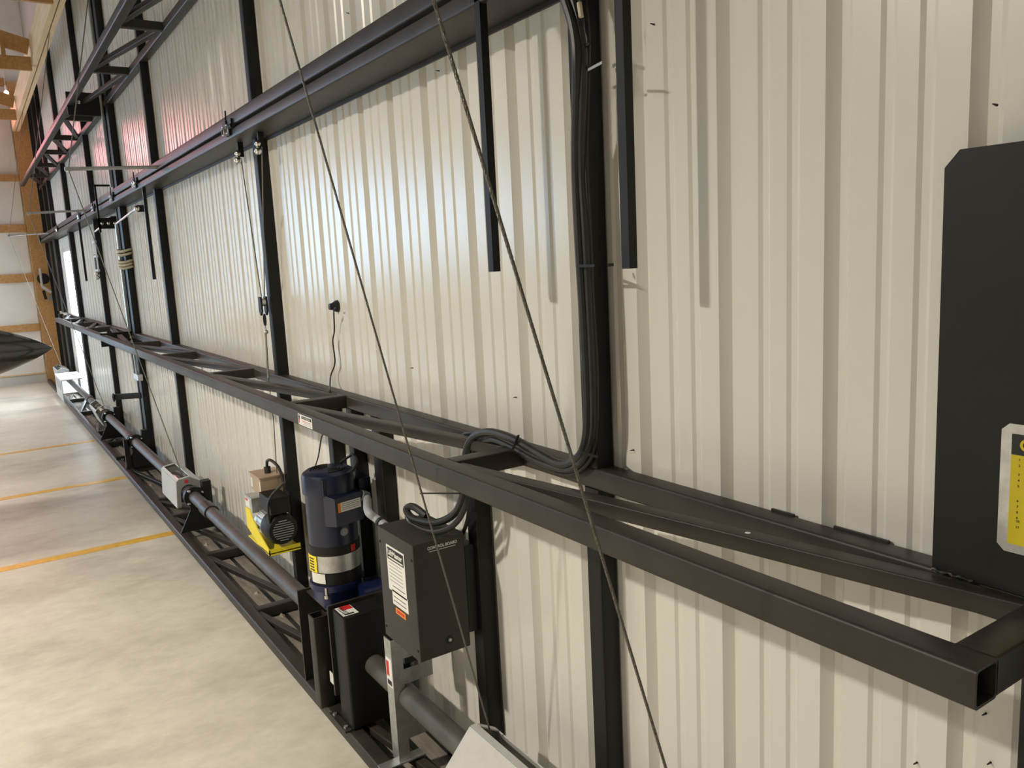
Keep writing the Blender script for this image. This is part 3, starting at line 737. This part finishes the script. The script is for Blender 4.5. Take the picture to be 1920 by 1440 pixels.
MB().box(lx0 + .012, lx1 - .012, ys - .0012, ys - .0009, 0.766, 0.7705).build('print_line', 'white', t)
for i in range(6): MB().box(lx0 + .012, lx1 - .02, ys - .0009, ys - .0006, 0.752 - .011*i, 0.7545 - .011*i).build('print_line', 'ink_grey', t)
for z in (0.682, 0.650, 0.637): MB().box(lx0 + .028, lx1 - .010, ys - .0009, ys - .0006, z, z + .0022).build('print_line', 'ink', t)
ob = MB().box(-1.262, -1.196, ys - .0006, ys, 0.600, 0.618).build('orange_sticker', 'orange', t)
MB().box(-1.254, -1.204, ys - .0009, ys - .0006, 0.605, 0.613).build('print_line', 'red', t)
text('CONTROL BOARD', 0.0125, 'white', t, (CX1 + .0006, -0.205, 0.826), (0, 1, 0), (0, 0, 1), bold=0.0003, squeeze=0.9)
MB().box(CX1 + .0002, CX1 + .0008, -0.200, -0.115, 0.8155, 0.8172).build('print_line', 'white', t)
p = at_x(843, 1199, CX1)
MB().lathe((CX1, p.y, p.z), (1, 0, 0), [(0, .011), (.003, .011), (.003, .008), (.0015, .007), (.0015, 0)], 18).build('key_switch', 'ink', t)
MB().lathe((CX1 + .0016, p.y, p.z), (1, 0, 0), [(0, .006), (.003, .005), (.0035, 0)], 12).build('button', 'galv', t)
for (x, z) in ((CX0 + .012, 0.80), (CX1 - .012, 0.80), (CX0 + .012, 0.53), (CX1 - .012, 0.53)):
    MB().lathe((x, CY0, z), (0, -1, 0), [(0, .004), (.002, .004), (.003, 0)], 8).build('screw', 'ink', t)

# --- galvanized limit switch bracket around the shaft
t = empty('limit_switch_bracket', (-1.36, -0.2, 0.056), 'bent galvanized bracket around the drive shaft below the control box', 'bracket')
BX = -1.352
MB().box(BX - .003, BX, -0.235, -0.20, 0.058, 0.47).build('upright', 'galv', t)
MB().box(BX - .048, BX, -0.238, -0.235, 0.058, 0.47).build('front_flange', 'galv', t)
for (y0, y1, z0, z1) in ((-0.20, -0.165, 0.40, 0.50), (-0.20, -0.10, 0.315, 0.365), (-0.20, -0.13, 0.13, 0.225), (-0.145, -0.10, 0.365, 0.50)):
    MB().box(BX - .003, BX, y0, y1, z0, z1).build('web_plate', 'galv', t)
MB().box(BX - .07, BX - .01, -0.19, -0.11, 0.375, 0.46).build('switch', 'rubber', t)
MB().box(BX - .045, BX - .004, -0.2386, -0.238, 0.31, 0.405).build('warning_label', 'white', t)
MB().box(BX - .042, BX - .024, -0.239, -0.2386, 0.345, 0.395).build('label_band', 'red', t)
MB().box(BX - .04, BX - .01, -0.239, -0.2386, 0.316, 0.332).build('hand_symbol', 'ink', t)
MB().box(BX - .03, BX + .01, -0.30, -0.15, 0.058, 0.063).build('foot_strap', 'galv', t)

# ================================================================== power cables
t = empty('power_cable_bundle', (-0.62, -0.06, 1.14), 'bundle of thick black power cables tied down the post and looped on the mid truss', 'cables')
def cpath(px, y):
    return [at_y(a, b, y if not isinstance(y, list) else y[i]) for i, (a, b) in enumerate(px)]
runs = [
 ([(1040, -60), (1060, 0), (1077, 60), (1082, 140), (1080, 300), (1086, 450), (1095, 600), (1102, 760), (1098, 830), (1080, 862), (1050, 870), (1010, 850), (960, 822), (915, 810), (885, 822), (874, 850), (872, 885), (868, 930), (850, 965), (815, 980), (775, 972), (762, 955), (775, 950), (800, 968)], 0.011,
   [-.10]*4 + [-.075]*5 + [-.075, -.08, -.085, -.085, -.085, -.09, -.10, -.11, -.12, -.13, -.15, -.16, -.16, -.15, -.14]),
 ([(1060, -60), (1075, 0), (1092, 80), (1093, 160), (1090, 300), (1098, 450), (1106, 600), (1112, 760), (1108, 825), (1090, 866), (1060, 880), (1010, 866), (955, 836), (920, 824), (895, 836), (884, 862), (880, 900), (872, 950), (850, 985), (815, 998), (775, 985), (763, 968)], 0.0085,
   [-.09]*4 + [-.07]*5 + [-.075]*7 + [-.10, -.12, -.14, -.16, -.16, -.16]),
 ([(1085, -60), (1095, 0), (1102, 70), (1101, 160), (1099, 300), (1106, 450), (1110, 560), (1118, 700), (1115, 830), (1098, 872), (1062, 888), (1005, 868), (960, 842), (915, 818), (892, 812), (870, 815), (862, 830)], 0.006, -.062),
 ([(1080, 858), (1040, 872), (1000, 858), (955, 834), (915, 822), (890, 830), (879, 856), (878, 900), (880, 945), (872, 990), (848, 1030), (838, 1055)], 0.006, [-.068]*6 + [-.085]*3 + [-.07]*3),
]
for k, (px, r, y) in enumerate(runs):
    MB().tube(smooth_path(cpath(px, y), 5), r, 10).build('cable', 'rubber', t)
for (py, x0, x1) in ((93, 1071, 1133), (135, 1069, 1134), (497, 1082, 1146), (846, 1090, 1155)):
    a = at_y(x0, py + 2, -0.088); b = at_y(x1 - 2, py, -0.06)
    zt = MB(); zt.bar(a, Vector((a.x + .06, -0.088, a.z)), 0.003, 0.006, ch=0); zt.bar(Vector((a.x + .06, -0.088, a.z)), Vector((-0.54, -0.056, a.z)), 0.003, 0.006, ch=0)
    zt.build('cable_tie', 'black', t)
a = at_y(1103, 131, -0.09); b = at_y(1129, 117, -0.12)
MB().bar(a, b, 0.002, 0.005, ch=0).build('tie_tail', 'conduit', t)
a = at_y(1140, 497, -0.055); b = at_y(1150, 496, -0.04); MB().bar(a, b, 0.003, 0.006, ch=0).build('tie_tail', 'black', t)
a = at_y(788, 925, -0.16); b = at_y(862, 925, -0.13); MB().bar(a, b, 0.003, 0.004, ch=0).build('tie_tail', 'black', t)
a = at_y(912, 828, -0.1); b = at_y(921, 817, -0.1); MB().bar(at_y(960, 846, -.099), at_y(972, 816, -.099), 0.003, 0.006, up=(0, 1, 0), ch=0).build('cable_tie', 'black', t)
MB().tube([at_y(1086, 5, -.11), at_y(1090, 32, -.11)], 0.005, 8).build('brass_connector', 'rope', t)

# ================================================================== electric winch on the second post
t = empty('electric_winch', (-2.8, -0.12, 0.34), 'small electric winch with black ribbed motor on a yellow bracket', 'winch')
wc = Vector((-2.68, -0.135, 0.455))
MB().lathe((-2.90, wc.y, wc.z), (1, 0, 0), [(0, .060), (.10, .060), (.10, .066)], 28).build('motor_body', 'galv', t)
MB().lathe((-2.80, wc.y, wc.z), (1, 0, 0), [(0, .060), (0, .070), (.09, .072), (.11, .064), (.113, .05), (.113, 0)], 28).build('fan_cover', 'black', t)
for i in range(-4, 5):
    hw = math.sqrt(max(0, .048**2 - (i*.011)**2))
    MB().bar((-2.6855, wc.y - hw, wc.z + i*.011), (-2.6855, wc.y + hw, wc.z + i*.011), 0.003, 0.004, ch=0).build('grille_bar', 'grey_dark', t)
for i in range(14):
    a = 2*math.pi*i/14
    MB().bar((-2.90, wc.y + .062*math.cos(a), wc.z + .062*math.sin(a)), (-2.81, wc.y + .062*math.cos(a), wc.z + .062*math.sin(a)), 0.006, 0.006, ch=0.001).build('cooling_fin', 'galv', t)
MB().box(-2.86, -2.70, -0.18, -0.09, 0.530, 0.605).build('capacitor_box', 'black', t)
yb = MB(); yb.prism([(-3.03, 0.50), (-3.03, 0.40), (-2.86, 0.355), (-2.70, 0.345), (-2.70, 0.372), (-2.84, 0.42), (-2.93, 0.47), (-2.97, 0.50)], 'y', -0.205, -0.200)
yb.box(-3.03, -2.70, -0.205, -0.06, 0.352, 0.357); yb.box(-2.705, -2.70, -0.205, -0.06, 0.345, 0.375)
yb.build('yellow_bracket', 'yellow', t)
MB().box(-3.04, -2.93, -0.20, -0.07, 0.49, 0.56).build('gear_case', 'galv', t)
MB().box(-3.035, -2.965, -0.2008, -0.20, 0.505, 0.548).build('data_label', 'white', t)
MB().box(-3.03, -2.99, -0.2012, -0.2008, 0.536, 0.546).build('label_band', 'red', t)
MB().cyl((-3.02, -0.13, 0.42), (-2.93, -0.13, 0.42), 0.045, 20).build('rope_drum', 'galv', t)
MB().tube(smooth_path([(-2.74, -0.17, 0.55), (-2.70, -0.19, 0.50), (-2.71, -0.18, 0.60), (-2.66, -0.12, 0.68)], 5), 0.006, 8).build('lead', 'rubber', t)
# tan receptacle box above it, with plug and cord
t = empty('receptacle_box', (-2.92, -0.07, 0.57), 'tan metal receptacle box with a black plug above the winch', 'electrical box')
MB().box(-3.02, -2.86, -0.17, -0.055, 0.585, 0.665).build('box', 'card', t)
MB().box(-3.025, -2.855, -0.175, -0.05, 0.665, 0.670).build('lid', 'card', t)
MB().box(-2.875, -2.862, -0.1708, -0.17, 0.575, 0.65).build('white_strip', 'white', t)
MB().box(-3.012, -2.99, -0.1708, -0.17, 0.60, 0.645).build('white_label', 'white', t)
MB().cyl((-2.93, -0.11, 0.67), (-2.935, -0.11, 0.70), 0.016, 12).build('plug', 'rubber', t)
MB().tube(smooth_path([(-2.935, -0.11, 0.70), (-2.92, -0.11, 0.73), (-2.88, -0.10, 0.735), (-2.845, -0.08, 0.70), (-2.83, -0.07, 0.62), (-2.83, -0.07, 0.52)], 6), 0.007, 8).build('cord', 'rubber', t)

# winch line with pulley block
t = empty('pulley_block', (-2.84, -0.08, 1.34), 'black pulley block and hook hanging on thin wires by the second post', 'pulley')
q = lambda px, py: at_y(px, py, -0.08)
MB().tube([q(452, 297), q(490, 556)], 0.0028, 6).build('wire', 'cable', t)
MB().tube([q(491, 275), q(496, 556)], 0.0028, 6).build('wire', 'cable', t)
c0 = q(493, 566)
MB().prism([(c0.x - .02, 1.435), (c0.x - .016, 1.50), (c0.x + .016, 1.50), (c0.x + .02, 1.435), (c0.x, 1.415)], 'y', -0.096, -0.088).build('cheek', 'black', t)
MB().prism([(c0.x - .02, 1.435), (c0.x - .016, 1.50), (c0.x + .016, 1.50), (c0.x + .02, 1.435), (c0.x, 1.415)], 'y', -0.072, -0.064).build('cheek', 'black', t)
MB().cyl((c0.x, -0.088, 1.475), (c0.x, -0.072, 1.475), 0.018, 16).build('sheave', 'galv', t)
MB().tube([Vector((c0.x + .012*math.cos(a), -0.08, 1.395 + .024*math.sin(a))) for a in [2*math.pi*k/16 for k in range(16)]], 0.0045, 8, closed=True).build('hook_eye', 'black', t)
MB().tube([Vector((c0.x, -0.08, 1.374)), Vector((c0.x + .006, -0.08, 1.36)), Vector((c0.x + .002, -0.08, 1.345)), Vector((c0.x - .005, -0.08, 1.36)), Vector((c0.x, -0.08, 1.374))], 0.0022, 6).build('thimble', 'galv', t)
MB().sphere((c0.x + .001, -0.08, 1.340), 0.011).build('clamp', 'galv', t)
MB().tube([q(498, 626), q(503, 708)], 0.005, 8).build('swage', 'galv', t)
MB().tube([q(503, 708), q(513, 790), q(519, 885), q(524, 935)], 0.0025, 6).build('wire', 'cable', t)
for px, py in ((452, 292), (490, 274)):
    p = at_y(px, py, -0.08)
    g = empty('small_pulley', (p.x, p.y, ZH0), ('small chrome pulley under the hinge beam against the second post' if px > 470 else 'small chrome pulley hanging a hand away from the second post'), 'pulley', 'pulleys under the hinge beam')
    MB().box(p.x - .006, p.x + .006, p.y - .012, p.y + .012, p.z - .005, ZH0).build('hanger', 'black', g)
    MB().sphere((p.x, p.y - .014, p.z + .01), 0.014).build('eye_bolt', 'chrome', g)
    MB().sphere((p.x, p.y - .016, p.z - .02), 0.016).build('wheel', 'chrome', g)
for px, py in ((257, 391), (208, 411)):
    p = at_y(px, py, -0.06)
    g = empty('wire_clamp', (p.x, p.y, p.z), ('bright wire clamp on the sheet right of the centre post' if px > 230 else 'bright wire clamp on the sheet left of the centre post'), 'clamp')
    MB().sphere((p.x, p.y, p.z), 0.022).build('bolt_head', 'chrome', g)
    MB().bar((p.x - .10, p.y, p.z - .005), (p.x, p.y, p.z), 0.02, 0.02).build('strap', 'galv', g)
    MB().bar((p.x, p.y, p.z), (p.x, -0.0, p.z), 0.02, 0.05).build('base', 'steel_post', g)
    MB().tube([(p.x - .10, p.y, p.z), (p.x - .85, -0.09, p.z - .06)], 0.008, 8).build('rod', 'galv', g)

# rubber grommet and cord on the sheet
p = at_y(633, 574, 0)
g = empty('wall_button', (p.x, 0, p.z), 'small black round button with a thin cord on the white sheet', 'button')
MB().lathe((p.x, 0.0, p.z), (0, -1, 0), [(0, .024), (.008, .022), (.022, .014), (.034, .012), (.036, 0)], 16).build('cap', 'rubber', g)
MB().tube(smooth_path([at_y(a, b, yy) for a, b, yy in ((631, 578, -.034), (626, 582, -.034), (627, 620, -.02), (624, 640, -.02), (628, 680, -.02), (620, 705, -.03), (618, 735, -.055), (612, 800, -.06), (603, 820, -.06), (597, 855, -.06), (590, 878, -.06))], 5), 0.0032, 6).build('cord', 'rubber', g)

# ropes and crank on the centre posts
g = empty('rope_coil', (-6.68, -0.07, 1.72), 'pale rope wound around the door centre post', 'rope')
for z in (1.69, 1.715, 1.74, 1.80, 1.83):
    MB().tube([Vector((-6.69 + .105*math.cos(a), -0.030 + .052*math.sin(a) - .012, z + .008*math.sin(2*a))) for a in [2*math.pi*k/20 for k in range(20)]], 0.011, 6, closed=True).build('turn', 'rope', g)
g = empty('ladder_bracket', (-8.34, -0.06, 1.72), 'pale metal rungs clipped on the post left of the door centre', 'bracket')
for z in (1.97, 1.83, 1.69): MB().bar((-8.45, -0.062, z), (-8.25, -0.062, z), 0.018, 0.025).build('rung', 'galv', g)
MB().box(-8.47, -8.44, -0.07, -0.05, 1.6, 1.85).build('strap', 'galv', g)
for z in (1.62, 1.66): MB().sphere((-8.34, -0.075, z), 0.022).build('bolt', 'chrome', g)
g = empty('latch_lever', (-6.7, -0.06, 0.60), 'black latch lever sticking out from the centre post above the shaft', 'lever')
MB().bar((-6.70, -0.05, 0.60), (-6.95, -0.22, 0.58), 0.02, 0.05).build('handle', 'steel_post', g)
MB().tube([Vector((-6.96 + .03*math.cos(a), -0.235, 0.575 + .03*math.sin(a))) for a in [2*math.pi*k/14 for k in range(14)]], 0.008, 6, closed=True).build('ring', 'steel_post', g)
MB().box(-6.72, -6.5, -0.09, -0.052, 0.75, 0.80).build('clip', 'galv', g)
MB().tube([(-6.69, -0.075, 1.08), (-6.70, -0.08, 0.95), (-6.68, -0.08, 0.78)], 0.012, 6).build('chain', 'grey_dark', g)
MB().tube([(-6.66, -0.075, 1.08), (-6.60, -0.08, 0.78)], 0.008, 6).build('rod', 'galv', g)

# switch box and handset on the corner post
g = empty('wall_hose_reel', (-13.93, -0.18, 1.33), 'black reel with grey handle hung on the pine corner post', 'reel')
MB().lathe((-13.94, -0.165, 1.64), (1, 0, 0), [(0, .05), (0, .085), (.02, .085), (.02, .05), (.05, .05), (.05, .085), (.07, .085), (.07, 0)], 24).build('reel', 'black', g)
MB().bar((-13.83, -0.20, 1.80), (-13.83, -0.20, 1.52), 0.03, 0.03, up=(0, 1, 0)).build('handle', 'grey_paint', g)
MB().bar((-13.83, -0.20, 1.52), (-13.83, -0.09, 1.42), 0.04, 0.08, up=(1, 0, 0)).build('nozzle', 'grey_paint', g)
MB().bar((-13.84, -0.19, 1.46), (-13.84, -0.17, 1.32), 0.04, 0.04, up=(0, 1, 0)).build('grip', 'black', g)
MB().box(-13.945, -13.90, -0.13, -0.08, 1.30, 1.38).build('switch', 'grey_dark', g)

# ================================================================== aircraft tail cone at the left edge
g = empty('aircraft', (-6.2, -3.6, 0.0), 'glossy dark tapered tail cone of a parked aircraft', 'aircraft')
tip = at_y(98, 652, -0.72)
up_l = at_y(0, 622, -0.72); dn_l = at_y(0, 693, -0.72)
axis = Vector((-0.03, -1.0, 0.02)).normalized()
prof = [(0, 0.004), (0.015, 0.016), (0.05, 0.038), (0.12, 0.075), (0.25, 0.13), (0.45, 0.20), (0.9, 0.32), (1.6, 0.45), (2.6, 0.55), (3.8, 0.58), (5.0, 0.52), (5.8, 0.36), (6.2, 0.16), (6.25, 0.02)]
MB().lathe(tip, axis, prof, 40).build('fuselage', 'fuselage', g)
gy = tip.y + axis.y*3.2; gx = tip.x + axis.x*3.2
for dx in (-0.9, 0.9):
    MB().tube([(gx, gy, tip.z - 0.3), (gx + dx, gy, 0.2)], 0.04, 8).build('gear_leg', 'galv', g)
    MB().lathe((gx + dx - .06, gy, 0.2), (1, 0, 0), [(0, .08), (0, .17), (.03, .2), (.09, .2), (.12, .17), (.12, .08)], 20).build('wheel', 'tyre', g)
MB().tube([(tip.x, tip.y - 1.2, tip.z - .3), (tip.x, tip.y - 1.25, 0.1)], 0.03, 8).build('tail_strut', 'galv', g)
MB().lathe((tip.x - .03, tip.y - 1.25, 0.1), (1, 0, 0), [(0, .04), (0, .09), (.02, .1), (.04, .1), (.06, .09), (.06, .04)], 16).build('tail_wheel', 'tyre', g)

g = empty('light_bulb', at_x(12, 168, -12.8), 'small bare white light bulb hanging beside the first roof truss', 'light bulb')
p = at_x(12, 174, -12.8)
MB().sphere(p, 0.03).build('globe', mat('bulb_glow', (1, 1, 1), 0.4, emit=(1, 0.97, 0.9), estr=12), g)
MB().cyl(p + Vector((0, 0, 0.02)), p + Vector((0, 0, 0.10)), 0.014, 10).build('socket', 'white', g)
MB().cyl(p + Vector((0, 0, 0.10)), p + Vector((0, 0, 0.55)), 0.004, 6).build('cord', 'white', g)
# unseen red glow box, added on the end wall to tint the glossy sheets
g = empty('lit_sign', (XE + 0.1, -3.2, 3.4), 'red lit sign box high on the insulated end wall', 'sign')
MB().box(XE + 0.05, XE + 0.17, -2.65, -0.70, 3.36, 4.34).build('sign_box', 'grey_dark', g)
MB().box(XE + 0.17, XE + 0.18, -2.6, -0.75, 3.40, 4.30).build('sign_face', mat('lit_red_face', (0.6, 0.05, 0.06), 0.4, emit=(1.0, 0.36, 0.39), estr=7.0), g)
